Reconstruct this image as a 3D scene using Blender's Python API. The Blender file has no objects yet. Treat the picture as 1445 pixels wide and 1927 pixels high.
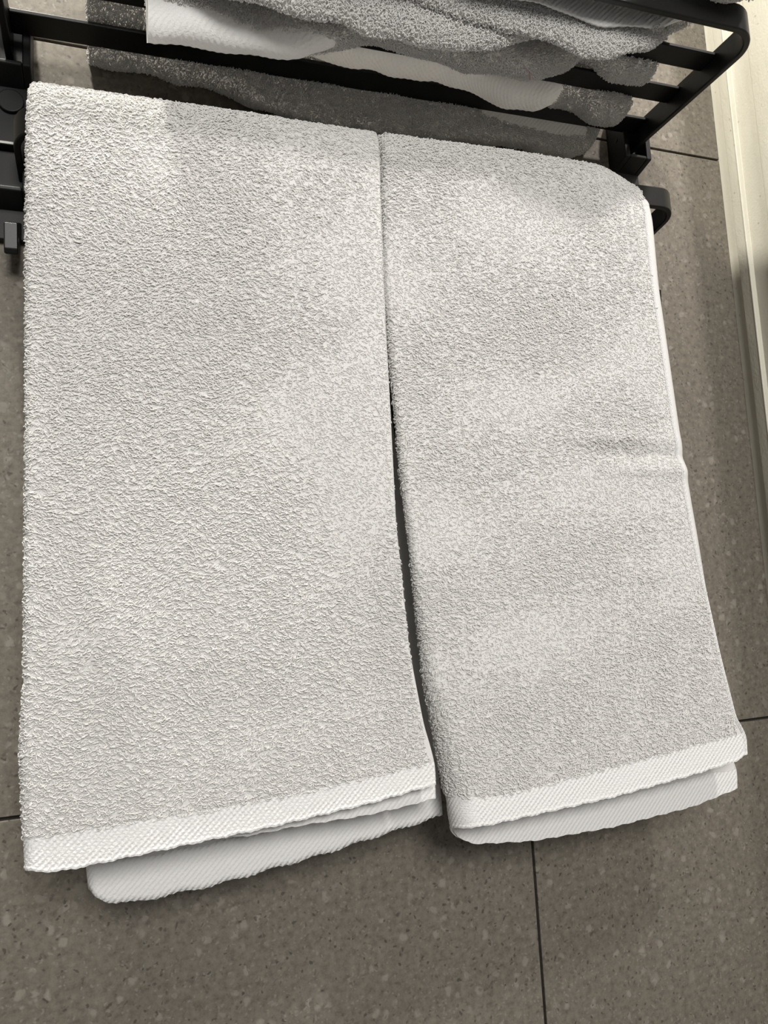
import bpy, math
import numpy as np
from mathutils import Matrix, Vector

# ------------------------------------------------------------------ camera, world, lights
scn = bpy.context.scene
COL = scn.collection
cam = bpy.data.cameras.new('camera')
cam.sensor_fit = 'HORIZONTAL'
cam.sensor_width = 36.0
cam.lens = 36.0 * 1440.0 / 1445.0
cam.clip_start = 0.02
camo = bpy.data.objects.new('camera', cam)
COL.objects.link(camo)
R_ = ((0.94194886, 0.33551569, 0.01271085), (-0.33132194, 0.93497441, -0.12668318), (-0.05438851, 0.11511769, 0.99186179))
camo.matrix_world = Matrix(((R_[0][0], R_[0][2], -R_[0][1], -0.3427),
                            (R_[1][0], R_[1][2], -R_[1][1], -0.6183),
                            (R_[2][0], R_[2][2], -R_[2][1], 0.1376),
                            (0, 0, 0, 1)))
scn.camera = camo
scn.view_settings.view_transform = 'Standard'
scn.view_settings.look = 'None'
scn.view_settings.exposure = -0.20
scn.view_settings.gamma = 1.0
scn.view_settings.use_curve_mapping = False

world = bpy.data.worlds.new('world')
scn.world = world
world.use_nodes = True
world.node_tree.nodes['Background'].inputs['Color'].default_value = (1.0, 0.975, 0.945, 1)
world.node_tree.nodes['Background'].inputs['Strength'].default_value = 0.225


def downlight(name, loc, power, radius, color):
    l = bpy.data.lights.new(name, 'POINT')
    l.energy = power
    l.shadow_soft_size = radius
    l.color = color
    o = bpy.data.objects.new(name, l)
    o.location = loc
    COL.objects.link(o)
    return o


downlight('downlight', (0.46, -0.86, 1.22), 46.0, 0.045, (1.0, 0.945, 0.91))      # right, towards the door
downlight('downlight', (-0.49, -0.235, 1.30), 66.0, 0.04, (1.0, 0.965, 0.87))     # left, close to the wall
downlight('fill_lamp', (-0.30, -2.10, 0.90), 180.0, 0.38, (1.0, 0.980, 0.94))    # added soft frontal fill behind the camera, no known fixture


# ------------------------------------------------------------------ materials
def mat(name):
    m = bpy.data.materials.new(name)
    m.use_nodes = True
    nt = m.node_tree
    return m, nt, nt.nodes['Principled BSDF']


def node(nt, t, **kw):
    n = nt.nodes.new(t)
    for k, v in kw.items():
        setattr(n, k, v)
    return n


def ramp(nt, stops):
    r = nt.nodes.new('ShaderNodeValToRGB')
    e = r.color_ramp.elements
    while len(e) > 1:
        e.remove(e[-1])
    e[0].position, e[0].color = stops[0][0], stops[0][1] + (1,)
    for p, c in stops[1:]:
        x = e.new(p)
        x.color = c + (1,)
    return r


def mixc(nt, fac, a, b, mode='MIX'):
    m = nt.nodes.new('ShaderNodeMix')
    m.data_type = 'RGBA'
    m.blend_type = mode
    for sock, v in ((m.inputs[0], fac), (m.inputs[6], a), (m.inputs[7], b)):
        if isinstance(v, (int, float)):
            sock.default_value = v
        elif isinstance(v, tuple):
            sock.default_value = v + (1,)
        else:
            nt.links.new(v, sock)
    return m.outputs[2]


def bump(nt, bsdf, height, strength, dist):
    b = nt.nodes.new('ShaderNodeBump')
    b.inputs['Strength'].default_value = strength
    b.inputs['Distance'].default_value = dist
    nt.links.new(height, b.inputs['Height'])
    nt.links.new(b.outputs[0], bsdf.inputs['Normal'])


def make_tile():
    m, nt, bs = mat('stone_tile')
    tc = node(nt, 'ShaderNodeTexCoord')
    big = node(nt, 'ShaderNodeTexNoise'); big.inputs['Scale'].default_value = 5; big.inputs['Detail'].default_value = 5
    fine = node(nt, 'ShaderNodeTexNoise'); fine.inputs['Scale'].default_value = 170; fine.inputs['Detail'].default_value = 5; fine.inputs['Roughness'].default_value = .7
    warp = node(nt, 'ShaderNodeTexNoise'); warp.inputs['Scale'].default_value = 110; warp.inputs['Detail'].default_value = 3
    for n in (big, fine, warp):
        nt.links.new(tc.outputs['Object'], n.inputs['Vector'])
    va = node(nt, 'ShaderNodeVectorMath', operation='MULTIPLY_ADD')
    nt.links.new(warp.outputs['Color'], va.inputs[0])
    va.inputs[1].default_value = (.010, .010, .010)
    nt.links.new(tc.outputs['Object'], va.inputs[2])
    base = mixc(nt, big.outputs['Fac'], (0.124, 0.109, 0.088), (0.168, 0.149, 0.122))
    r = ramp(nt, [(0.30, (0.55, 0.54, 0.53)), (0.5, (1, 1, 1)), (0.72, (1.38, 1.38, 1.35))])
    nt.links.new(fine.outputs['Fac'], r.inputs[0])
    c = mixc(nt, 0.8, base, r.outputs[0], 'MULTIPLY')
    # aggregate: pale and dark chips of several sizes, each picked at random per voronoi cell
    def chips(c, scale, size, lo, hi, col, seed, amount):
        v = node(nt, 'ShaderNodeTexVoronoi')
        v.inputs['Scale'].default_value = scale
        off = node(nt, 'ShaderNodeVectorMath', operation='ADD')
        off.inputs[1].default_value = (seed, seed * 1.7, seed * .6)
        nt.links.new(va.outputs[0], off.inputs[0])
        nt.links.new(off.outputs[0], v.inputs['Vector'])
        sep = node(nt, 'ShaderNodeSeparateColor')
        nt.links.new(v.outputs['Color'], sep.inputs[0])
        pick = node(nt, 'ShaderNodeMapRange'); pick.inputs['From Min'].default_value = lo; pick.inputs['From Max'].default_value = hi
        nt.links.new(sep.outputs[0], pick.inputs[0])
        sz = node(nt, 'ShaderNodeMapRange'); sz.inputs['From Min'].default_value = size; sz.inputs['From Max'].default_value = size * .55
        nt.links.new(v.outputs['Distance'], sz.inputs[0])
        mu = node(nt, 'ShaderNodeMath', operation='MULTIPLY'); nt.links.new(pick.outputs[0], mu.inputs[0]); nt.links.new(sz.outputs[0], mu.inputs[1])
        mu2 = node(nt, 'ShaderNodeMath', operation='MULTIPLY'); nt.links.new(mu.outputs[0], mu2.inputs[0]); mu2.inputs[1].default_value = amount
        return mixc(nt, mu2.outputs[0], c, col)
    c = chips(c, 110, .42, .72, .85, (0.27, 0.245, 0.21), 0.0, .6)
    c = chips(c, 235, .38, .74, .86, (0.065, 0.055, 0.045), 3.1, .5)
    c = chips(c, 260, .40, .80, .88, (0.04, 0.033, 0.027), 7.7, .7)
    c = chips(c, 75, .40, .84, .92, (0.24, 0.22, 0.19), 5.2, .4)
    c = chips(c, 85, .26, .90, .96, (0.075, 0.063, 0.05), 9.4, .45)
    c = chips(c, 330, .42, .62, .80, (0.26, 0.24, 0.21), 1.4, .45)
    nt.links.new(c, bs.inputs['Base Color'])
    bs.inputs['Roughness'].default_value = .62
    bs.inputs['Specular IOR Level'].default_value = .3
    bump(nt, bs, fine.outputs['Fac'], .25, .0006)
    return m


def make_plain(name, color, rough, spec=.5, bscale=None, bstr=.2, bdist=.001, detail=4, stretch=None):
    m, nt, bs = mat(name)
    tc = node(nt, 'ShaderNodeTexCoord')
    n = node(nt, 'ShaderNodeTexNoise'); n.inputs['Scale'].default_value = bscale or 30; n.inputs['Detail'].default_value = detail
    src = tc.outputs['Object']
    if stretch:
        mp = node(nt, 'ShaderNodeMapping'); mp.inputs['Scale'].default_value = stretch
        nt.links.new(src, mp.inputs[0]); src = mp.outputs[0]
    nt.links.new(src, n.inputs['Vector'])
    c = mixc(nt, n.outputs['Fac'], tuple(v * .93 for v in color), tuple(min(1, v * 1.05) for v in color))
    nt.links.new(c, bs.inputs['Base Color'])
    bs.inputs['Roughness'].default_value = rough
    bs.inputs['Specular IOR Level'].default_value = spec
    if bscale:
        bump(nt, bs, n.outputs['Fac'], bstr, bdist)
    return m


M_TILE = make_tile()
M_GROUT = make_plain('dark_grout', (0.012, 0.010, 0.009), .9)
M_METAL = make_plain('black_powder_coat', (0.006, 0.0062, 0.006), .40, .32, 900, .10, .0002)
M_PLAST = make_plain('black_satin_bracket', (0.0075, 0.0078, 0.008), .5, .28, 1200, .12, .0002)
M_TERRY = make_plain('white_terry', (0.88, 0.875, 0.86), .9, .12, 1100, .35, .0005, 3)
M_CLOTH = make_plain('white_woven_cotton', (0.88, 0.875, 0.865), .85, .15, 900, .45, .0006, 2)


def make_paint():
    m, nt, bs = mat('cream_gloss_paint')
    tc = node(nt, 'ShaderNodeTexCoord')
    n = node(nt, 'ShaderNodeTexNoise'); n.inputs['Scale'].default_value = 55; n.inputs['Detail'].default_value = 6
    mp = node(nt, 'ShaderNodeMapping'); mp.inputs['Scale'].default_value = (1, 1, .35)
    nt.links.new(tc.outputs['Object'], mp.inputs[0]); nt.links.new(mp.outputs[0], n.inputs['Vector'])
    g = node(nt, 'ShaderNodeTexNoise'); g.inputs['Scale'].default_value = 420; g.inputs['Detail'].default_value = 2
    nt.links.new(tc.outputs['Object'], g.inputs['Vector'])
    v = node(nt, 'ShaderNodeTexVoronoi'); v.inputs['Scale'].default_value = 62
    nt.links.new(tc.outputs['Object'], v.inputs['Vector'])
    chip = ramp(nt, [(0.0, (1, 1, 1)), (0.09, (0, 0, 0))]); nt.links.new(v.outputs['Distance'], chip.inputs[0])
    c = mixc(nt, n.outputs['Fac'], (0.50, 0.475, 0.395), (0.58, 0.555, 0.47))
    c = mixc(nt, chip.outputs[0], c, (0.30, 0.27, 0.20))
    nt.links.new(c, bs.inputs['Base Color'])
    bs.inputs['Roughness'].default_value = .45
    a = node(nt, 'ShaderNodeMath', operation='MULTIPLY_ADD')
    nt.links.new(g.outputs['Fac'], a.inputs[0]); a.inputs[1].default_value = .35; nt.links.new(n.outputs['Fac'], a.inputs[2])
    bump(nt, bs, a.outputs[0], .35, .0025)
    return m


M_PAINT = make_paint()



def thin_cloth(m, amount):
    nt = m.node_tree
    bs = nt.nodes['Principled BSDF']; out = nt.nodes['Material Output']
    t = nt.nodes.new('ShaderNodeBsdfTranslucent'); t.inputs['Color'].default_value = (.90, .88, .85, 1)
    mx = nt.nodes.new('ShaderNodeMixShader'); mx.inputs[0].default_value = amount
    nt.links.new(bs.outputs[0], mx.inputs[1]); nt.links.new(t.outputs[0], mx.inputs[2]); nt.links.new(mx.outputs[0], out.inputs['Surface'])


_nt = M_CLOTH.node_tree                      # fine diagonal twill as bump
_b = _nt.nodes['Bump']; _tc = _nt.nodes['Texture Coordinate']
_w = node(_nt, 'ShaderNodeTexWave', wave_type='BANDS', bands_direction='DIAGONAL')
_w.inputs['Scale'].default_value = 150; _w.inputs['Distortion'].default_value = 1.2; _w.inputs['Detail'].default_value = 1.5
_w.inputs['Detail Scale'].default_value = 3
_m = node(_nt, 'ShaderNodeMapping'); _m.inputs['Scale'].default_value = (-1, 1, 1)
_nt.links.new(_tc.outputs['Object'], _m.inputs[0]); _nt.links.new(_m.outputs[0], _w.inputs['Vector'])
_a = node(_nt, 'ShaderNodeMath', operation='MULTIPLY_ADD'); _a.inputs[1].default_value = .9
_nt.links.new(_w.outputs['Fac'], _a.inputs[0]); _nt.links.new(_b.inputs['Height'].links[0].from_socket, _a.inputs[2])
_nt.links.new(_a.outputs[0], _b.inputs['Height'])
_b.inputs['Distance'].default_value = .0011
thin_cloth(M_TERRY, .38)
thin_cloth(M_CLOTH, .22)

# ------------------------------------------------------------------ mesh helpers


def to_obj(name, V, F, m, parent=None, smooth=True):
    """V (n,3), F (k,4) or list of index arrays -> ONE mesh object"""
    me = bpy.data.meshes.new(name)
    V = np.asarray(V, dtype=np.float32)
    if isinstance(F, np.ndarray):
        me.vertices.add(len(V)); me.vertices.foreach_set('co', V.ravel())
        k, s = F.shape
        me.loops.add(k * s); me.loops.foreach_set('vertex_index', F.astype(np.int32).ravel())
        me.polygons.add(k)
        me.polygons.foreach_set('loop_start', np.arange(0, k * s, s, dtype=np.int32))
        me.update(calc_edges=True)
        me.validate()
    else:
        me.from_pydata([tuple(v) for v in V], [], [tuple(f) for f in F])
    if smooth:
        me.polygons.foreach_set('use_smooth', np.ones(len(me.polygons), dtype=bool))
    me.materials.append(m)
    o = bpy.data.objects.new(name, me)
    COL.objects.link(o)
    if parent:
        o.parent = parent
        o.matrix_parent_inverse = Matrix.Translation(-Vector(parent.location))
    return o


def thing(name, label, cat, loc, group=None):
    o = bpy.data.objects.new(name, None)
    o.empty_display_size = .03
    o.location = loc
    COL.objects.link(o)
    o['label'] = label
    o['category'] = cat
    if group:
        o['group'] = group
    return o


class PB:
    """collects simple solids for one part"""
    def __init__(s):
        s.v, s.f = [], []

    def add(s, V, F):
        n = len(s.v)
        s.v += [tuple(p) for p in V]
        s.f += [tuple(i + n for i in f) for f in F]
        return s

    def box(s, x0, x1, y0, y1, z0, z1):
        V = [(x, y, z) for x in (x0, x1) for y in (y0, y1) for z in (z0, z1)]
        return s.add(V, [(0, 1, 3, 2), (4, 6, 7, 5), (0, 4, 5, 1), (2, 3, 7, 6), (0, 2, 6, 4), (1, 5, 7, 3)])

    def extrude(s, pts, axis, a, b):
        """closed 2D polygon pts extruded along an axis (0 x: pts are (y,z); 1 y: (x,z); 2 z: (x,y))"""
        def mk(p, t):
            return {0: (t, p[0], p[1]), 1: (p[0], t, p[1]), 2: (p[0], p[1], t)}[axis]
        n = len(pts)
        V = [mk(p, a) for p in pts] + [mk(p, b) for p in pts]
        F = [tuple(range(n)), tuple(range(2 * n - 1, n - 1, -1))] + [(i, i + n, (i + 1) % n + n, (i + 1) % n) for i in range(n)]
        return s.add(V, F)

    def build(s, name, m, parent=None, bevel=0.0, seg=2, smooth=True):
        o = to_obj(name, s.v, s.f, m, parent, smooth=False)
        me = o.data
        import bmesh
        bm = bmesh.new(); bm.from_mesh(me)
        bmesh.ops.recalc_face_normals(bm, faces=bm.faces)
        bm.to_mesh(me); bm.free()
        if bevel:
            b = o.modifiers.new('bevel', 'BEVEL'); b.width = bevel; b.segments = seg; b.limit_method = 'ANGLE'; b.angle_limit = .6
            me.polygons.foreach_set('use_smooth', np.ones(len(me.polygons), dtype=bool))
            b.harden_normals = True
        return o


def strip_path(pts, h0, h1, t):
    """flat bar on edge following an xy path; between z h0..h1, thickness t"""
    pts = [Vector(p) for p in pts]
    n = len(pts)
    V = []
    for i, p in enumerate(pts):
        d = (pts[min(i + 1, n - 1)] - pts[max(i - 1, 0)]).normalized()
        nn = Vector((-d.y, d.x)) * (t / 2)
        for q, z in ((p + nn, h0), (p - nn, h0), (p - nn, h1), (p + nn, h1)):
            V.append((q.x, q.y, z))
    F = [(0, 1, 2, 3), tuple(4 * (n - 1) + k for k in (3, 2, 1, 0))]
    for i in range(n - 1):
        for k in range(4):
            a, b = 4 * i + k, 4 * i + (k + 1) % 4
            F.append((a, a + 4, b + 4, b))
    return V, F


def u_path(x0, x1, yw, yf, r, n=10):
    P = [(x0, yw)]
    for k in range(n + 1):
        a = math.pi + k / n * math.pi / 2
        P.append((x0 + r + r * math.cos(a), yf + r + r * math.sin(a)))
    for k in range(n + 1):
        a = 1.5 * math.pi + k / n * math.pi / 2
        P.append((x1 - r + r * math.cos(a), yf + r + r * math.sin(a)))
    P.append((x1, yw))
    return P


# ------------------------------------------------------------------ the setting
def structure(o):
    o['kind'] = 'structure'
    return o


g = PB().box(-1.5, .33, .0035, .05, -1.35, 1.35).build('wall_back', M_GROUT)
structure(g)
tl = PB()
gp = .00125
for i in range(-3, 1):
    for k in range(-3, 3):
        x0, x1 = i * .6 + gp, (i + 1) * .6 - gp
        z0, z1 = k * .6 + gp, (k + 1) * .6 - gp
        x0 = max(x0, -1.5); x1 = min(x1, .33); z0 = max(z0, -1.35); z1 = min(z1, 1.35)
        if x1 > x0 and z1 > z0:
            tl.box(x0, x1, 0, .008, z0, z1)
tiles = tl.build('tiles', M_TILE, g, bevel=.0006, seg=2)
tiles['label'] = 'large grey stone-look wall tiles'

# painted side wall with the edge of the door lining
prof = [(.294, .03), (.294, -.0125), (.2925, -.0140), (.2900, -.0150), (.2895, -.0165), (.2895, -.0262), (.2893, -.0275), (.2885, -.0285), (.2893, -.0295),
        (.2935, -.0305), (.2940, -.0540), (.2925, -.0560), (.2890, -.0585), (.2885, -.062), (.2885, -.172), (.2905, -.176), (.294, -.177), (.42, -.177), (.42, .03)]
sw = PB().extrude(prof, 2, -1.35, 1.35).build('wall_right', M_PAINT, bevel=.0006, seg=2)
structure(sw)

# ------------------------------------------------------------------ the rack
XL, XR = -.4120, .1620
rack = thing('towel_rack', 'black metal wall rack with a slatted shelf above a towel bar on grey tiles', 'towel rack', (-.125, 0, .58))
T = .0055


def tilt(o, k=.0188):
    """the rack hangs slightly lower at its left end"""
    for v in o.data.vertices:
        v.co.z += (v.co.x - .15) * k
    return o


V, F = strip_path(u_path(XL, XR, -.006, -.186, .027), .5770, .600, T)
tilt(PB().add(V, F).build('shelf_frame', M_METAL, rack, bevel=.0012))
for yc, hw in ((-.131, .0105), (-.0855, .0105), (-.0367, .0118)):
    tilt(PB().box(XL + T / 2, XR - T / 2, yc - hw, yc + hw, .5925, .5960).build('slat', M_METAL, rack, bevel=.0010))
s1 = tilt(PB().box(XL + .030, XR - .028, -.1895, -.167, .5995, .6030).build('front_slat', M_METAL, rack, bevel=.0012))
V, F = strip_path(u_path(-.4030, .1655, -.012, -.0700, .020), .4880, .5080, .0050)
for i in range(len(V)):                       # the arms drop a little towards the wall
    x, y, z = V[i]
    V[i] = (x, y, z - max(0, (y + .070)) * .16 + (x - .14) * .0220)
PB().add(V, F).build('towel_bar', M_METAL, rack, bevel=.0012)
for sx in (XL, XR):
    br = PB().extrude([(sx - .0155, .435), (sx - .0135, .425), (sx + .0135, .425), (sx + .0155, .435), (sx + .0155, .612), (sx - .0155, .612)], 1, -.007, 0).build('wall_bracket', M_PLAST, rack, bevel=.0015)
    lo = .0112 if sx < 0 else 0.0
    for zc, yf, hh in ((.5875 - lo, -.0285, .0215), (.484 - lo, -.0285, .019)):
        # open-fronted socket that tapers back to the plate
        w = .0158
        if sx > 0 and zc < .5:
            w, yf = .0125, -.0215        # partly hidden lower socket
        z0, z1 = zc - hh, zc + hh
        sk = PB()
        side = [(-.004, z1 + .008), (yf + .006, z1 + .004), (yf, z1 - .004), (yf, z0), (-.004, z0 - .006)]
        for a, b in ((sx - w, sx - w + .006), (sx + w - .006, sx + w)):
            sk.extrude(side, 0, a, b)
        sk.extrude([(-.004, z0 + .0035), (yf, z0 + .0035), (yf, z0), (-.004, z0 - .006)], 0, sx - w + .006, sx + w - .006)
        sk.extrude([(-.004, z1 + .008), (yf + .006, z1 + .004), (yf + .004, z1), (-.004, z1)], 0, sx - w + .006, sx + w - .006)
        sk.box(sx - w + .006, sx + w - .006, -.016, -.010, z0, z1)
        sk.build('socket', M_PLAST, br, bevel=.0012)
        # small screw boss in the socket's left cheek
        n = 14
        pts = [(-.016 + .0022 * math.cos(2 * math.pi * k / n), zc + .002 + .0022 * math.sin(2 * math.pi * k / n)) for k in range(n)]
        PB().extrude(pts, 0, sx - w - .0007, sx - w + .001).build('screw', M_METAL, br)
    # round screw cap on the plate
    n = 28
    pts = [(sx + .0095 * math.cos(2 * math.pi * k / n), .537 + .0095 * math.sin(2 * math.pi * k / n)) for k in range(n)]
    PB().extrude(pts, 1, -.0105, -.006).build('screw_cap', M_PLAST, br, bevel=.001)
    # hook: out from the foot of the plate, then up as a rounded tongue
    hk = [(-.003, .437), (-.010, .430), (-.020, .4125), (-.0245, .4055), (-.029, .4040), (-.0315, .4070), (-.0320, .4160), (-.0330, .4265),
          (-.0295, .4265), (-.0285, .4160), (-.0270, .4120), (-.0215, .4175), (-.012, .4335), (-.003, .4440)]
    PB().extrude(hk, 0, sx - .0020, sx + .0075).build('hook', M_METAL, rack, bevel=.0010)

# ------------------------------------------------------------------ terry cloth
RNG = np.random.default_rng(7)


def nz(a):
    return a / np.maximum(np.linalg.norm(a, axis=-1, keepdims=True), 1e-9)


def wob(x, y, seed, n=5, f0=1.0, f1=4.0):
    """smooth 2D noise made of a few sine waves, about -1..1"""
    r = np.random.default_rng(seed)
    o = np.zeros_like(x)
    for _ in range(n):
        a = r.uniform(0, 6.28); f = r.uniform(f0, f1); p = r.uniform(0, 6.28)
        o = o + np.sin((x * math.cos(a) + y * math.sin(a)) * f * 6.283 + p)
    return o / n ** .5 / 1.2


def loops(P, N, T1, w=(.0020, .0036), h=(.0016, .0028), rad=.00046, spread=.55, tilt=(.2, 1.2), seg=5, side=4, rng=RNG):
    """yarn loops standing on points P with normals N; T1 is the row direction"""
    k = len(P)
    N = nz(N)
    T1 = nz(T1 - N * (T1 * N).sum(1, keepdims=True))
    T2 = np.cross(N, T1)
    th = rng.normal(0, spread, k) + .45 * wob(P[:, 0], P[:, 2], 5, f0=8, f1=30)
    d = T1 * np.cos(th)[:, None] + T2 * np.sin(th)[:, None]
    e = np.cross(N, d)
    ph = rng.uniform(tilt[0], tilt[1], k) * np.sign(rng.uniform(-.7, 1, k))
    up = N * np.cos(ph)[:, None] + e * np.sin(ph)[:, None]
    ww = rng.uniform(*w, k)[:, None]; hh = rng.uniform(*h, k)[:, None]
    tw = rng.uniform(-.0012, .0012, k)[:, None]
    n0 = N * .0002
    C = []
    for i in range(seg + 1):
        a = math.pi * i / seg
        C.append(P + n0 - d * (ww / 2 * math.cos(a) * (1 + .25 * math.sin(a))) + up * (hh * math.sin(a) ** .8 if math.sin(a) > 1e-6 else hh * 0) + e * (tw * (i / seg - .5)))
    C = np.stack(C, 1)                                   # k, seg+1, 3
    Tn = np.empty_like(C)
    Tn[:, 1:-1] = C[:, 2:] - C[:, :-2]
    Tn[:, 0] = C[:, 1] - C[:, 0]; Tn[:, -1] = C[:, -1] - C[:, -2]
    Tn = nz(Tn)
    m = nz(np.cross(d, up))[:, None, :]
    A = nz(m - Tn * (m * Tn).sum(-1, keepdims=True)); B = np.cross(Tn, A)
    rr = (rad * rng.uniform(.8, 1.25, k))[:, None, None]
    ring = []
    for j in range(side):
        b = 2 * math.pi * j / side
        ring.append(C + rr * (A * math.cos(b) + B * math.sin(b)))
    V = np.stack(ring, 2).reshape(-1, 3)                 # k, seg+1, side
    i = np.arange(seg)[:, None]; j = np.arange(side)[None, :]
    q = np.stack([i * side + j, i * side + (j + 1) % side, (i + 1) * side + (j + 1) % side, (i + 1) * side + j], -1).reshape(-1, 4)
    Fq = (np.arange(k)[:, None, None] * (seg + 1) * side + q[None]).reshape(-1, 4)
    return V, Fq


def grid_faces(nu, nv, wrap_u=False):
    i = np.arange(nu if wrap_u else nu - 1)[:, None]; j = np.arange(nv - 1)[None, :]
    i2 = (i + 1) % nu
    return np.stack([i * nv + j, i2 * nv + j, i2 * nv + j + 1, i * nv + j + 1], -1).reshape(-1, 4)


def grid_normals(P):
    du = np.gradient(P, axis=0); dv = np.gradient(P, axis=1)
    return nz(np.cross(du, dv)), nz(du), nz(dv)


def scatter(P, step, rng=RNG):
    """jittered seeds over a grid surface P (nu,nv,3), about one per step x step"""
    nu, nv = P.shape[:2]
    Nn, du, dv = grid_normals(P)
    a = P[:-1, :-1]
    area = np.linalg.norm(np.cross(P[1:, :-1] - a, P[:-1, 1:] - a), axis=-1)
    lam = area / step ** 2
    cnt = np.floor(lam + rng.uniform(0, 1, lam.shape)).astype(int)
    idx = np.repeat(np.arange(lam.size), cnt.ravel())
    iu, iv = idx // (nv - 1), idx % (nv - 1)
    fu, fv = rng.uniform(0, 1, len(idx)), rng.uniform(0, 1, len(idx))

    def lerp(A):
        return (A[iu, iv] * ((1 - fu) * (1 - fv))[:, None] + A[iu + 1, iv] * (fu * (1 - fv))[:, None]
                + A[iu, iv + 1] * ((1 - fu) * fv)[:, None] + A[iu + 1, iv + 1] * (fu * fv)[:, None])
    return lerp(P), lerp(Nn), lerp(du), (iu + fu) / (nu - 1), (iv + fv) / (nv - 1)


def join(*parts):
    V, F, n = [], [], 0
    for v, f in parts:
        V.append(np.asarray(v).reshape(-1, 3)); F.append(f + n); n += len(V[-1])
    return np.concatenate(V), np.concatenate(F)


def ip(x, tab):
    t = np.array(tab, dtype=float)
    return np.interp(x, t[:, 0], t[:, 1])


def sm(x, tab, r=.004):
    """interpolation with its corners rounded off"""
    return sum(ip(x + k * r, tab) * wt for k, wt in ((-2, .1), (-1, .2), (0, .4), (1, .2), (2, .1)))


def sstep(a, b, x):
    t = np.clip((x - a) / (b - a), 0, 1)
    return t * t * (3 - 2 * t)


def hanging_towel(label, spec, seed):
    """a hand towel folded once lengthways (fold at the left) and draped over the bar.
    u runs across the hairpin: outer layer right->left, round the fold, inner layer left->right.
    v runs along the cloth: front hem -> over the bar -> back hem."""
    root = thing('hand_towel', label, 'towel', (spec['xc'], -.07, .51), 'white hand towels folded over the towel bar')
    nuo, nf, nv = spec.get('nu', 250), 14, 560
    s_out = np.linspace(0, 1, nuo)            # right -> left
    U = np.concatenate([s_out, 1 + np.linspace(0, 1, nf + 2)[1:-1], 2 + np.linspace(0, 1, 90)])
    Vv = np.concatenate([np.linspace(0, .46, 380), np.linspace(.46, .56, 44)[1:-1], np.linspace(.56, 1, 140)])
    u, v = np.meshgrid(U, Vv, indexing='ij')
    ztop = .4955
    fr = np.clip(v / .46, 0, 1)
    ar = np.clip((v - .46) / .10, 0, 1)
    bk = np.clip((v - .56) / .44, 0, 1)
    outer = np.clip(u, 0, 1); fold = np.clip(u - 1, 0, 1); inner = np.clip(u - 2, 0, 1)
    is_in = np.where(u >= 2, 1.0, np.where(u > 1, (1 - np.cos(np.pi * fold)) / 2, 0.0))
    # nominal height for the edge tables
    zf = spec['zmin'] + (ztop - spec['zmin']) * fr
    zb = ztop + (spec['zmin'] - ztop) * bk
    znom = np.where(v <= .46, zf, np.where(v >= .56, zb, ztop + .02 * np.sin(np.pi * ar)))
    xl = np.where(v < .51, sm(znom, spec['xl']), sm(znom, spec['xlb']))
    xr = np.where(v < .51, sm(znom, spec['xr']), sm(znom, spec['xrb']))
    xri = xr + spec.get('inner_dx', -.002)
    gap = spec['gap'] + spec['flare'] * (1 - sstep(0, .45, np.where(v < .51, fr, 1 - bk))) ** 1.5
    r = gap / 2
    x = np.where(u <= 1, xr + (xl + r - xr) * outer,
                 np.where(u < 2, xl + r - r * np.sin(np.pi * fold), xl + r + (xri - xl - r) * inner))
    d = gap * is_in                            # offset towards the inside of the drape
    xq = (x - spec['xl'][0][1])
    # hem heights
    hf = sm(x, spec['hem_f']) * (1 - is_in) + sm(x, spec['hem_fi']) * is_in
    hb = sm(x, spec['hem_b'])
    hf = hf + .00022 * np.sin(x / .0052 * 6.283) + .0004 * np.sin(x / .0171 * 6.283); hb = hb + .0005 * np.sin(x / .0061 * 6.283) + .0008 * np.sin(x / .031 * 6.283)
    zf2 = hf + (ztop - hf) * fr
    zb2 = ztop + (hb - ztop) * bk
    yf = ip(zf2, spec['yf']); yb = ip(zb2, spec['yb'])
    yc = -.0675
    Rf, Rb = abs(yf - yc), abs(yb - yc)
    Rf0 = abs(ip(ztop, spec['yf']) - yc); Rb0 = abs(ip(ztop, spec['yb']) - yc)
    ang = np.pi * ar
    hgt = spec.get('crown', .0245)
    ya = yc - np.where(ang < np.pi / 2, (Rf0 - d) * np.cos(ang), (Rb0 - d) * np.cos(ang))
    za = ztop + (hgt - d) * np.sin(ang)
    y = np.where(v <= .46, yf + d, np.where(v >= .56, yb - d, ya))
    z = np.where(v <= .46, zf2, np.where(v >= .56, zb2, za))
    # soft undulation of the cloth
    amp = .0016 * (1 - .6 * is_in)
    und = wob(x * 1.2, z * .8, seed, 6, 1.5, 5.0) * amp
    for (cx, cz, sx_, sz_, a_) in spec.get('creases', []):
        und = und + a_ * np.exp(-((x - cx) / sx_) ** 2 - ((z - cz) / sz_) ** 2)
    dome = np.where(v <= .46, 1.0, np.where(v >= .56, .6, .35))
    y = y + und * dome
    if 'drop_right' in spec:                  # the crown sinks at the outer corner
        dr = sstep(*spec['drop_right'][:2], x) * spec['drop_right'][2] * np.sin(np.pi * np.clip(v - .40, 0, .22) / .22)
        z = z - dr
    z = z + (x - .11) * .020 * sstep(.30, .46, v) * (1 - sstep(.56, .7, v))      # the bar runs down to the left
    P = np.stack([x, y, z], -1)
    nu = len(U)
    # split: terry body / woven hem bands
    band_f = sm(x, spec['band_f'])
    band_fi = np.where(is_in > .5, band_f + (sm(x, spec['hem_fi']) - sm(x, spec['hem_f'])), band_f)
    hem_mask_v = (v < .3) & (z < band_fi)
    hem_mask_b = (v > .7) & (z < hb + .030)
    Fq = grid_faces(nu, len(Vv))
    fm_f = hem_mask_v.ravel()[Fq].all(1); fm_b = hem_mask_b.ravel()[Fq].all(1)
    Nn, du, dv = grid_normals(P)
    sgn = -1.0                                 # outward side
    Nn = Nn * sgn if (Nn[nuo // 2, 100, 1] * sgn) < 0 else -Nn * sgn
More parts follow.
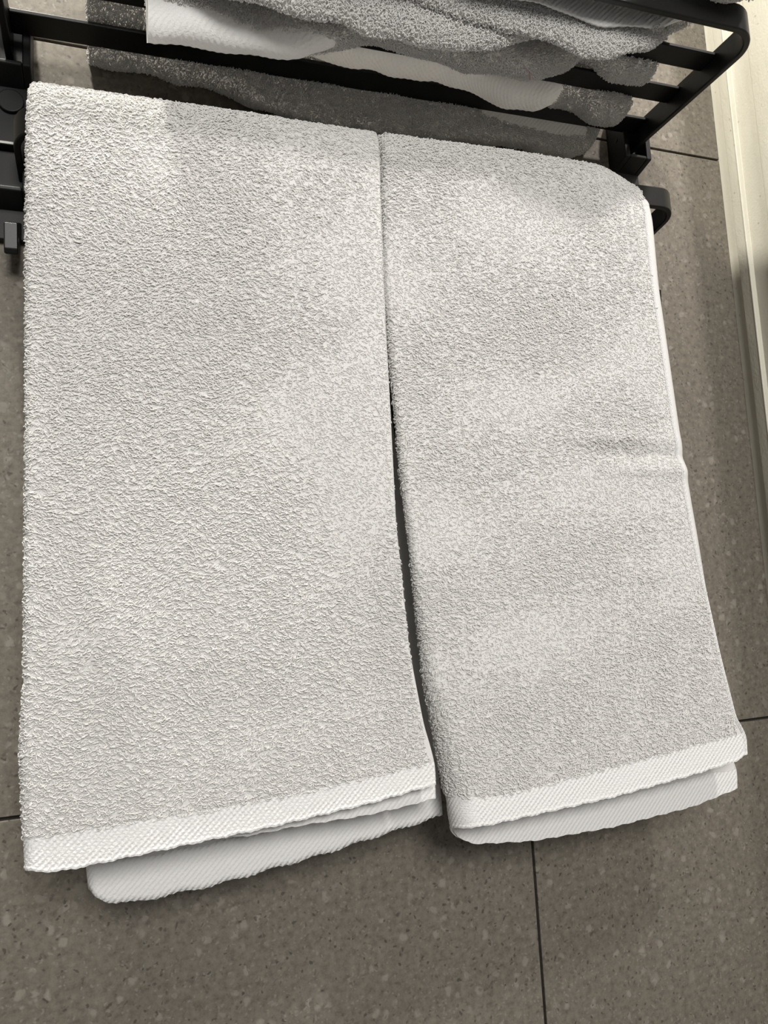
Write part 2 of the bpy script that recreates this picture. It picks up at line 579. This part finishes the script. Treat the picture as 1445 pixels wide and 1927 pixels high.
    flat = P.reshape(-1, 3); Nf = Nn.reshape(-1, 3)
    body_faces = Fq[~(fm_f | fm_b)]
    th = .0016
    def slab(faces, off):
        """both faces of the cloth, closed by a rim (so it has real thickness)"""
        used, inv = np.unique(faces, return_inverse=True)
        f = inv.reshape(-1, 4)
        a = flat[used] + Nf[used] * (off + th / 2); b = flat[used] + Nf[used] * (off - th / 2)
        n = len(used)
        e = np.concatenate([f[:, [0, 1]], f[:, [1, 2]], f[:, [2, 3]], f[:, [3, 0]]])
        key = np.sort(e, 1); kk = key[:, 0] * n + key[:, 1]
        uq, ix, ct = np.unique(kk, return_index=True, return_counts=True)
        be = e[ix[ct == 1]]
        rim = np.stack([be[:, 1], be[:, 0], be[:, 0] + n, be[:, 1] + n], 1)
        return np.concatenate([a, b]), np.concatenate([f, f[:, ::-1] + n, rim])
    Vb, Fb = slab(body_faces, 0.0)
    # yarn loops on the outer layer, the fold and over the crown
    fine = P[:nuo + nf + 3]
    ps, ns, ts, su, sv = scatter(fine, spec.get('step', .00136))
    if ns[len(ns) // 2][1] > 0 or (ns[:, 1][sv < .4]).mean() > 0:
        ns = -ns
    vv = np.interp(sv, np.linspace(0, 1, len(Vv)), Vv)
    xs = ps[:, 0]
    bandh = sm(xs, spec['band_f'])
    selv = spec.get('selvedge', .0)
    edge_r = np.where(vv < .51, sm(ps[:, 2], spec['xr']), sm(ps[:, 2], spec['xrb']))
    keep = (vv < .60) & ~((vv < .3) & (ps[:, 2] < bandh + .0008)) & (xs < edge_r - selv)
    # finer, shorter loops towards the upper right
    ps, ns, ts = ps[keep], ns[keep], ts[keep]
    soft = np.clip(spec['soft'](ps[:, 0], ps[:, 2]), 0, 1)
    g1 = soft < RNG.uniform(.25, .75, len(soft))
    L1 = loops(ps[g1], ns[g1], ts[g1], w=(.0018, .0034), h=(.0016, .0027), rad=.00037, spread=.50, tilt=(.3, 1.2))
    L2 = loops(ps[~g1], ns[~g1], ts[~g1], w=(.0014, .0025), h=(.0012, .0019), rad=.00026, spread=.9, tilt=(.4, 1.25))
    Vt, Ft = join((Vb, Fb), L1, L2)
    to_obj('terry_body', Vt, Ft, M_TERRY, root)
    # front band: fine grid with the woven twill raised in real relief
    bw = 620; bh = 96
    uu = np.linspace(0, 1, bw); tt = np.linspace(0, 1, bh)
    # sample positions along the hairpin at the bottom
    xi = np.interp(uu, [0, .62, .66, 1], [0, 1, 2, 3])
    A, B = np.meshgrid(xi, tt, indexing='ij')
    Ui = np.interp(A.ravel(), U, np.arange(nu))
    # height within the band -> v index by solving on each column (columns are linear in v)
    i0 = np.clip(Ui.astype(int), 0, nu - 2); fu = Ui - i0
    def col(arr):
        return arr[i0] * (1 - fu) + arr[i0 + 1] * fu
    zb0 = col(z[:, 0]); bnd = col(np.where(is_in[:, 0] > .5, band_fi[:, 0], band_f[:, 0]))
    vb = np.clip((bnd + .0012 - zb0) / (ztop - zb0), 0, 1) * .46
    vi = np.interp(vb * B.ravel(), Vv, np.arange(len(Vv)))
    j0 = np.clip(vi.astype(int), 0, len(Vv) - 2); fv = (vi - j0)[:, None]; fu3 = fu[:, None]
    Pb = (P[i0, j0] * (1 - fu3) * (1 - fv) + P[i0 + 1, j0] * fu3 * (1 - fv) + P[i0, j0 + 1] * (1 - fu3) * fv + P[i0 + 1, j0 + 1] * fu3 * fv).reshape(bw, bh, 3)
    Nb, dub, dvb = grid_normals(Pb)
    if Nb[bw // 4, bh // 2, 1] > 0:
        Nb = -Nb
    arc = np.concatenate([[0], np.cumsum(np.linalg.norm(np.diff(Pb[:, 0], axis=0), axis=1))])[:, None] * np.ones((1, bh))
    hh = np.linalg.norm(Pb - Pb[:, :1], axis=-1)
    ph = (arc * .75 + hh * 1.0)
    rib = np.sin(2 * np.pi * ph / .0033) * .5 + .5
    cell = np.sin(2 * np.pi * (arc * 1.0 - hh * .25) / .0024 + np.pi * (np.floor(ph / .0033) % 2)) * .5 + .5
    rel = .00040 * (rib ** .8 * .55 + .45 * cell) * (.35 + .65 * cell)
    rel = rel + .0004 * np.exp(-((hh - .0012) / .0009) ** 2)          # rolled edge
    off = .0010
    a = Pb + Nb * (off + rel)[..., None]; b = Pb - Nb * .0009
    n1 = bw * bh
    Fg = grid_faces(bw, bh)
    iu = np.arange(bw - 1); jv = np.arange(bh - 1)
    rims = [np.stack([iu * bh, (iu + 1) * bh, (iu + 1) * bh + n1, iu * bh + n1], 1),
            np.stack([(iu + 1) * bh + bh - 1, iu * bh + bh - 1, iu * bh + bh - 1 + n1, (iu + 1) * bh + bh - 1 + n1], 1),
            np.stack([jv + 1, jv, jv + n1, jv + 1 + n1], 1),
            np.stack([(bw - 1) * bh + jv, (bw - 1) * bh + jv + 1, (bw - 1) * bh + jv + 1 + n1, (bw - 1) * bh + jv + n1], 1)]
    hb_o = to_obj('hem_band', np.concatenate([a.reshape(-1, 3), b.reshape(-1, 3)]), np.concatenate([Fg, Fg[:, ::-1] + n1] + rims), M_CLOTH, root)
    hb_o['label'] = 'smooth woven hem band with diagonal twill on the front end'
    Vh, Fh = slab(Fq[fm_b], 0.0)
    hb2 = to_obj('hem_band', Vh, Fh, M_CLOTH, root)
    hb2['label'] = 'smooth woven hem band on the back end, hanging behind'
    # stitched selvedge down the right edge
    if selv > 0:
        kk = np.arange(0, 380, 1)
        m1 = sstep(0, selv, sm(zf[0, kk], spec['xr']) - 0) * 0
        lines = []
        for q in spec['sel_lines']:
            pos = []
            for j in kk[::2]:
                xx = P[0, j, 0] - q
                s = np.interp(-xx, -P[:nuo, j, 0], np.arange(nuo)); s0 = min(int(s), nuo - 2); f = s - s0
                pos.append(P[s0, j] * (1 - f) + P[s0 + 1, j] * f + np.array([0, -.0011, 0]))
            pos = np.array(pos)
            ringn = 5
            rr = .00055
            V = np.stack([pos + np.array([math.cos(t) * rr, math.sin(t) * rr, 0]) for t in np.linspace(0, 2 * math.pi, ringn, endpoint=False)], 0)
            V = V.reshape(-1, 3)
            Fz = grid_faces(ringn, len(pos), wrap_u=True)
            lines.append((V, Fz))
        Vs, Fs = join(*lines)
        sv_o = to_obj('selvedge', Vs, Fs, M_CLOTH, root)
    return root


LEFT = dict(xc=-.265, zmin=-.01,
            xl=[(-.06, -.3895), (0, -.3930), (.02, -.3935), (.06, -.3950), (.10, -.3930), (.23, -.3925), (.40, -.3930), (.49, -.3920), (.53, -.3900)],
            xr=[(-.02, -.1320), (.005, -.1310), (.035, -.1375), (.09, -.1445), (.19, -.1490), (.35, -.1455), (.435, -.1425), (.50, -.1400), (.53, -.1375)],
            xlb=[(-.05, -.3420), (-.045, -.3540), (-.035, -.3570), (.10, -.3700), (.50, -.3900)],
            xrb=[(-.03, -.1135), (0, -.1130), (.10, -.1180), (.30, -.1330), (.50, -.1400)],
            inner_dx=.004,
            gap=.0075, flare=.004,
            hem_f=[(-.39, -.0075), (-.375, -.0105), (-.317, -.0075), (-.251, -.0040), (-.179, .0020), (-.134, .0080)],
            hem_fi=[(-.39, -.0070), (-.30, -.0080), (-.26, -.0100), (-.227, -.0085), (-.182, -.0085), (-.145, -.0060), (-.134, -.004)],
            hem_b=[(-.358, -.037), (-.353, -.046), (-.334, -.050), (-.28, -.048), (-.205, -.040), (-.164, -.034), (-.108, -.026)],
            band_f=[(-.392, .0090), (-.348, .0105), (-.285, .0115), (-.215, .0150), (-.138, .0225)],
            yf=[(-.02, -.1060), (.05, -.1040), (.20, -.0980), (.40, -.0900), (.50, -.0870)],
            yb=[(-.06, -.0500), (.10, -.0460), (.30, -.0440), (.50, -.0470)],
            creases=[(-.33, .10, .02, .05, -.0020), (-.26, .07, .05, .02, .0012), (-.24, .45, .03, .10, -.0012), (-.345, .13, .012, .035, -.0030), (-.30, .33, .05, .012, .0012)],
            soft=lambda x, z: .15 + .75 * sstep(-.28, -.17, x) * sstep(.05, .30, z) + .25 * wob(x, z, 31, 5, 4, 14))
hanging_towel('left white hand towel hanging over the bar, fuzzy folded left edge beside the left bracket', LEFT, 11)

RIGHT = dict(xc=0.0, zmin=-.02,
             xl=[(-.05, -.1090), (-.02, -.1140), (.0, -.1160), (.025, -.1200), (.09, -.1300), (.228, -.1375), (.33, -.1395), (.39, -.1395), (.50, -.1345), (.53, -.1320)],
             xr=[(-.02, .1450), (-.005, .1470), (.006, .1420), (.012, .1390), (.069, .1310), (.16, .1220), (.275, .1160), (.41, .1130), (.48, .1150), (.50, .1130), (.53, .1050)],
             xlb=[(-.05, -.1000), (.10, -.1080), (.30, -.1250), (.50, -.1330)],
             xrb=[(-.05, .1500), (.10, .1280), (.50, .1130)],
             inner_dx=.012,
             gap=.0080, flare=.020,
             hem_f=[(-.113, -.0225), (-.101, -.0250), (-.057, -.0230), (.012, -.0200), (.088, -.0130), (.137, -.0070), (.147, -.0015)],
             hem_fi=[(-.114, -.030), (-.107, -.038), (-.094, -.0450), (-.043, -.0505), (.03, -.0510), (.11, -.0460), (.16, -.0370)],
             hem_b=[(-.10, -.030), (.15, -.030)],
             band_f=[(-.12, -.0035), (-.078, -.0070), (-.01, -.0005), (.064, .0055), (.112, .0110), (.150, .0135)],
             yf=[(-.03, -.1050), (.05, -.1020), (.20, -.0950), (.40, -.0880), (.50, -.0860)],
             yb=[(-.06, -.0500), (.10, -.0460), (.30, -.0440), (.50, -.0470)],
             selvedge=.0012, sel_lines=(.0004, .0013, .0024),
             drop_right=(.070, .118, .016),
             creases=[(.06, .262, .05, .006, -.0030), (.10, .235, .05, .006, -.0026), (.09, .248, .06, .005, .0020), (.085, .43, .004, .06, .0022), (.098, .44, .0035, .05, -.0022), (.03, .33, .03, .03, .0015), (.02, .40, .05, .012, -.0010), (.06, .15, .05, .01, -.0012)],
             soft=lambda x, z: .55 + .35 * sstep(.05, .12, x) * sstep(.1, .2, z) + .25 * wob(x, z, 77, 5, 4, 14) - .5 * sstep(.10, .0, z))
hanging_towel('right white hand towel hanging over the bar, stitched right edge near the cream wall', RIGHT, 23)

# ------------------------------------------------------------------ towels stuffed on the slatted shelf
ZS = .6035


def shelf_towel(name, label, xs, yf, yb, sags, ztop, seed, hem=None, pile=None, extra=(), step=.00128, raise_z=.006, ends=None, long=1.0, lipf=0.0, lipb=0.0, group='white towels on the slatted shelf'):
    """a towel lying over the slats: closed section swept along x, sagging through the gaps.
    sags: list of (y0, y1, table x->lowest z, outward bulge)"""
    root = thing(name, label, 'towel', (float(np.mean(xs)), (yf + yb) / 2, ZS), group)
    n = int((xs[1] - xs[0]) / .0016)
    x = np.linspace(xs[0], xs[1], n)
    secs = []
    def flat(y0, y1, k=14):
        t = np.linspace(0, 1, k)[:, None]
        return (y0 + (y1 - y0) * t) * np.ones((1, n)), np.full((k, n), ZS)
    Y, Z = [], []
    cur = yf
    for (y0, y1, tab, bul) in sorted(sags, key=lambda s: s[0]):
        if y0 - cur > .001:
            a, b = flat(cur, y0 - .0008); Y.append(a); Z.append(b)
        k = 64
        t = np.linspace(0, 1, k)[:, None]
        low = raise_z - (x - .15)[None, :] * .0188 + sm(x, tab, .003)[None, :] + .0012 * wob(x, x * 0, seed + 3, 5, 10, 40)[None, :]
        dep = np.maximum(ZS - low, 0.0004)
        c = np.cos(np.pi * t); s = np.sin(np.pi * t)
        ym, hw = (y0 + y1) / 2, (y1 - y0) / 2
        shape = np.sign(c) * np.abs(c) ** .75
        fat = 1 + bul * sstep(.0, .02, dep) * s ** 1.2 * np.abs(c) ** .4
        lean = (.0025 * wob(x * 1.0, x * 0 + 1, seed + 9, 4, 3, 12))[None, :] * s
        Y.append(ym - hw * shape * fat + lean); Z.append(ZS - dep * s ** .55)
        cur = y1 + .0008
    if yb - cur > .001:
        a, b = flat(cur, yb); Y.append(a); Z.append(b)
    elif cur < yb:
        pass
    # back up, top, front down
    t = np.linspace(0, 1, 40)[:, None]
    a = np.pi * t
    yc, hw = (yf + yb) / 2, (yb - yf) / 2
    lump = 1 + .16 * wob(x * 1.0, x * 0, seed + 1, 5, 3, 10)[None, :]
    Y.append(yc + hw * np.sign(np.cos(a)) * np.abs(np.cos(a)) ** .45 * np.ones((1, n)))
    Z.append(ZS + .0004 + (ztop - ZS) * lump * np.sin(a) ** .45)
    Y = np.concatenate(Y); Z = np.concatenate(Z)           # section, x
    Z = Z + (x - .15)[None, :] * .0188                      # follow the tilt of the shelf
    X = np.ones_like(Y) * x[None, :]
    if ends is not None:                                     # right end drawn in as a function of y
        lim = ip(Y, ends)
        tt = sstep(x[-1] - .06, x[-1], X)
        X = X - tt * (x[-1] - lim) * ((X - x[-1] + .06) / .06)
    P = np.stack([X, Y, Z], -1)
    nrm, du, dv = grid_normals(P)
    if (nrm[-20, :, 2]).sum() < 0:
        nrm = -nrm
    w1 = wob(X, Y + Z, seed, 6, 6, 22)
    P = P + nrm * (w1 * .0012)[..., None] * sstep(.0, .006, ZS + (X - .15) * .0188 - Z)[..., None]
    Fq = grid_faces(P.shape[0], n, wrap_u=True)
    flatP = P.reshape(-1, 3)
    cx = flatP[Fq].mean(1)
    hm = hem(cx) if hem else np.zeros(len(Fq), bool)
    # end caps as fans
    caps_v, caps_f, base = [], [], len(flatP)
    m = P.shape[0]
    caps = []
    for e, idx in ((0, np.arange(m) * n), (1, np.arange(m) * n + n - 1)):
        c = flatP[idx].mean(0)
        ci = base + len(caps_v); caps_v.append(c)
        for q in range(0, m, 1):
            f = [idx[q], idx[(q + 1) % m], ci, ci]
            caps.append(f if e == 0 else [f[1], f[0], ci, ci])
    tri = np.array(caps)[:, :3]
    body = Fq[~hm]
    parts = [(np.concatenate([flatP, np.array(caps_v)]), body)]
    nn_, _, _ = grid_normals(P)
    ps, ns, ts, su, sv = scatter(P, step)
    # outward normals
    i = np.clip((su * (m - 1)).astype(int), 0, m - 1); j = np.clip((sv * (n - 1)).astype(int), 0, n - 1)
    ns = nrm[i, j]
    ts = np.tile(np.array([[1.0, 0, .0]]), (len(ps), 1))
    keep = ps[:, 2] < ZS + .012
    if hem:
        keep &= ~hem(ps)
    if pile:
        keep &= pile(ps)
    hr = (.0018 * long, .0033 * long)
    L = loops(ps[keep], ns[keep], ts[keep], w=(.0014, .0024), h=hr, rad=.00031, spread=1.2, tilt=(0, .75))
    parts.append(L)
    for ex in extra:
        parts.append(ex)
    V, F = join(*parts)
    o = to_obj('terry_body', V, F, M_TERRY, root)
    import bmesh
    bm = bmesh.new()
    mem = bpy.data.meshes.new('cap')
    # caps are triangles: add them through a second small mesh joined by bmesh
    bm.from_mesh(o.data); bm.verts.ensure_lookup_table()
    for f in tri:
        try:
            bm.faces.new([bm.verts[int(k)] for k in f])
        except ValueError:
            pass
    bm.to_mesh(o.data); bm.free()
    o.data.polygons.foreach_set('use_smooth', np.ones(len(o.data.polygons), dtype=bool))
    if hm.any():
        used, inv = np.unique(Fq[hm], return_inverse=True)
        pts = flatP[used]
        nr = nrm.reshape(-1, 3)[used]
        rel = .00022 * (np.sin(2 * np.pi * (pts[:, 0] * .8 - pts[:, 2] * 1.0 + pts[:, 1] * .6) / .0046) + 1)
        h = to_obj('hem_band', pts + nr * (rel + .0003)[:, None], inv.reshape(-1, 4), M_CLOTH, root)
        h['label'] = 'smooth ribbed woven hem band'
    return root


# rear towel: thick fold along the wall, sagging behind the last slat; its hem sags between the two rear slats
T1 = [(-.3558, .5784), (-.3299, .5757), (-.3012, .5744), (-.2886, .573), (-.2586, .5706), (-.2455, .5658), (-.2279, .5604), (-.1867, .5543), (-.1583, .5527), (-.1189, .5532), (-.0935, .5533), (-.0672, .5575), (-.0128, .561), (.0212, .5621), (.0445, .5635), (.074, .5615), (.0925, .5643), (.1116, .5712), (.1196, .5821), (.1238, .5988)]
FF = [(-.356, .6025), (-.23, .6020), (-.2045, .592), (-.1915, .584), (-.16, .5788), (-.1322, .5795), (-.1036, .5783), (-.0887, .5811), (-.0687, .5829), (-.0487, .5792), (-.0234, .5713), (-.0025, .5674), (.0192, .5676), (.0304, .5701), (.0451, .5784), (.0539, .5821), (.065, .5793), (.0817, .5732), (.0991, .5708), (.114, .5712), (.1229, .5814), (.1312, .591)]
shelf_towel('shelf_towel', 'folded white towel along the back of the shelf, bulging down behind the last slat',
            (-.3555, .1225), -.0960, -.0030, [(-.0240, -.0035, T1, .05), (-.0750, -.0490, FF, .10)], .655, 41,
            hem=lambda p: ((p[:, 1] < -.045) & (p[:, 1] > -.078) & (p[:, 2] < .6025) & (p[:, 0] < .046) & (p[:, 0] > -.21)) | ((p[:, 1] > -.03) & (p[:, 2] > .572) & (p[:, 2] < .6025) & (p[:, 0] > -.01) & (p[:, 0] < .105) & (p[:, 2] > .578 + .10 * np.abs(.06 - p[:, 0]))),
            ends=[(-.2, .122), (-.096, .122), (0, .122)])

# middle towel: ribbed hem flap hanging low at the left, fluffy fold to the right
TB = [(-.3150, .5280), (-.3100, .5265), (-.3001, .5274), (-.2709, .5314), (-.2445, .5323), (-.2251, .5328), (-.2092, .5365), (-.1927, .5441), (-.1716, .5520), (-.1541, .5620), (-.145, .5650), (-.1222, .5605), (-.1043, .5582), (-.0718, .5591), (-.0525, .5619), (-.0282, .5605), (-.0082, .561), (.0012, .5638), (.013, .5699), (.0351, .5815), (.0450, .593), (.0514, .593), (.0624, .5864), (.0724, .5774), (.0789, .5756), (.0949, .5791), (.1118, .5788), (.1180, .5850)]
shelf_towel('shelf_towel', 'crumpled white towel mid-shelf with a ribbed hem flap hanging at its left',
            (-.3150, .1180), -.1400, -.0970, [(-.1210, -.0980, TB, .35)], .650, 52,
            hem=lambda p: (p[:, 2] < .556 - .10 * (p[:, 0] + .318) * (p[:, 0] < -.24) + .13 * np.clip(p[:, 0] + .24, 0, .1) - .0078 * (p[:, 0] >= -.24)) & (p[:, 0] < -.165),
            ends=[(-.2, .112), (-.14, .110), (-.0970, .118)])

# front towel: heavy fluffy folds behind the front rail, its hem showing above them
D1 = [(-.300, .5560), (-.2819, .5483), (-.2576, .5443), (-.2324, .5435), (-.2215, .5408), (-.2026, .543), (-.1833, .5441), (-.1638, .5402), (-.1395, .5395), (-.1229, .5388), (-.0973, .5399), (-.0728, .545), (-.0519, .5528), (-.0303, .5618), (-.0128, .5718), (.01, .585), (.03, .600), (.13, .602)]
D2 = [(-.215, .6020), (-.200, .585), (-.1879, .5700), (-.1646, .5664), (-.1361, .5648), (-.1132, .5595), (-.0899, .5566), (-.06, .5558), (-.0487, .556), (-.035, .555), (-.0168, .5553), (.0088, .5481), (.0361, .5499), (.057, .5605), (.0888, .5788), (.1050, .5900), (.12, .598)]
EE = [(-.12, .597), (-.0918, .5767), (-.0655, .5722), (-.0316, .5725), (-.0061, .5688), (.0207, .5657), (.0484, .5690), (.0849, .5820), (.1050, .591), (.12, .598)]
shelf_towel('shelf_towel', 'bulky white towel at the front of the shelf, fluffy folds drooping behind the front rail',
            (-.3000, .1230), -.1840, -.1410, [(-.1500, -.1415, D1, .9), (-.1595, -.1510, D2, .5), (-.1670, -.1628, EE, .2)], .668, 63,
            hem=lambda p: (p[:, 1] < -.1622) & (p[:, 2] < .6030) & (p[:, 1] > -.1700) & (p[:, 0] > -.11) & (p[:, 2] > ip(p[:, 0], EE) + .0035),
            ends=[(-.2, .126), (-.166, .122), (-.141, .106)], raise_z=.0055)

TT = [(.050, .6020), (.0686, .5920), (.0881, .5845), (.1053, .5825), (.123, .5850), (.1297, .5880), (.1402, .5960), (.1480, .602)]
shelf_towel('shelf_towel', 'white towel end draped over the outer right corner of the front rail',
            (.050, .148), -.2250, -.1915, [(-.2240, -.1925, TT, .05)], .640, 74)

# a stray red fibre and a speck of lint
def fibre(name, pts, r, m, label, cat):
    pts = np.array(pts, dtype=float)
    t = np.linspace(0, 1, 24)
    k = np.linspace(0, 1, len(pts))
    C = np.stack([np.interp(t, k, pts[:, a]) for a in range(3)], 1)
    for _ in range(3):
        C[1:-1] = (C[:-2] + 2 * C[1:-1] + C[2:]) / 4
    V = np.stack([C + np.array([math.cos(a) * r, math.sin(a) * r * .6, math.sin(a) * r]) for a in np.linspace(0, 2 * math.pi, 6, endpoint=False)], 0).reshape(-1, 3)
    o = to_obj(name, V, grid_faces(6, 24, wrap_u=True), m)
    o['label'] = label; o['category'] = cat
    return o


M_RED = make_plain('red_fibre', (.30, .05, .05), .8)
M_LINT = make_plain('dark_lint', (.03, .025, .025), .9)
fibre('thread', [(-.0270, -.1270, .5560), (-.0240, -.1270, .5545), (-.0213, -.1265, .5525), (-.0204, -.1250, .5500), (-.0198, -.1235, .5485)], .00032, M_RED,
      'short curly red thread caught on the fluffy towel folds under the shelf', 'thread')
fibre('lint', [(-.3622, -.0945, .3862), (-.3612, -.0948, .3860), (-.3604, -.0945, .3856)], .00050, M_LINT,
      'tiny dark speck of lint on the upper left of the left hand towel', 'lint')

print('verts', sum(len(o.data.vertices) for o in bpy.data.objects if o.type == 'MESH'))
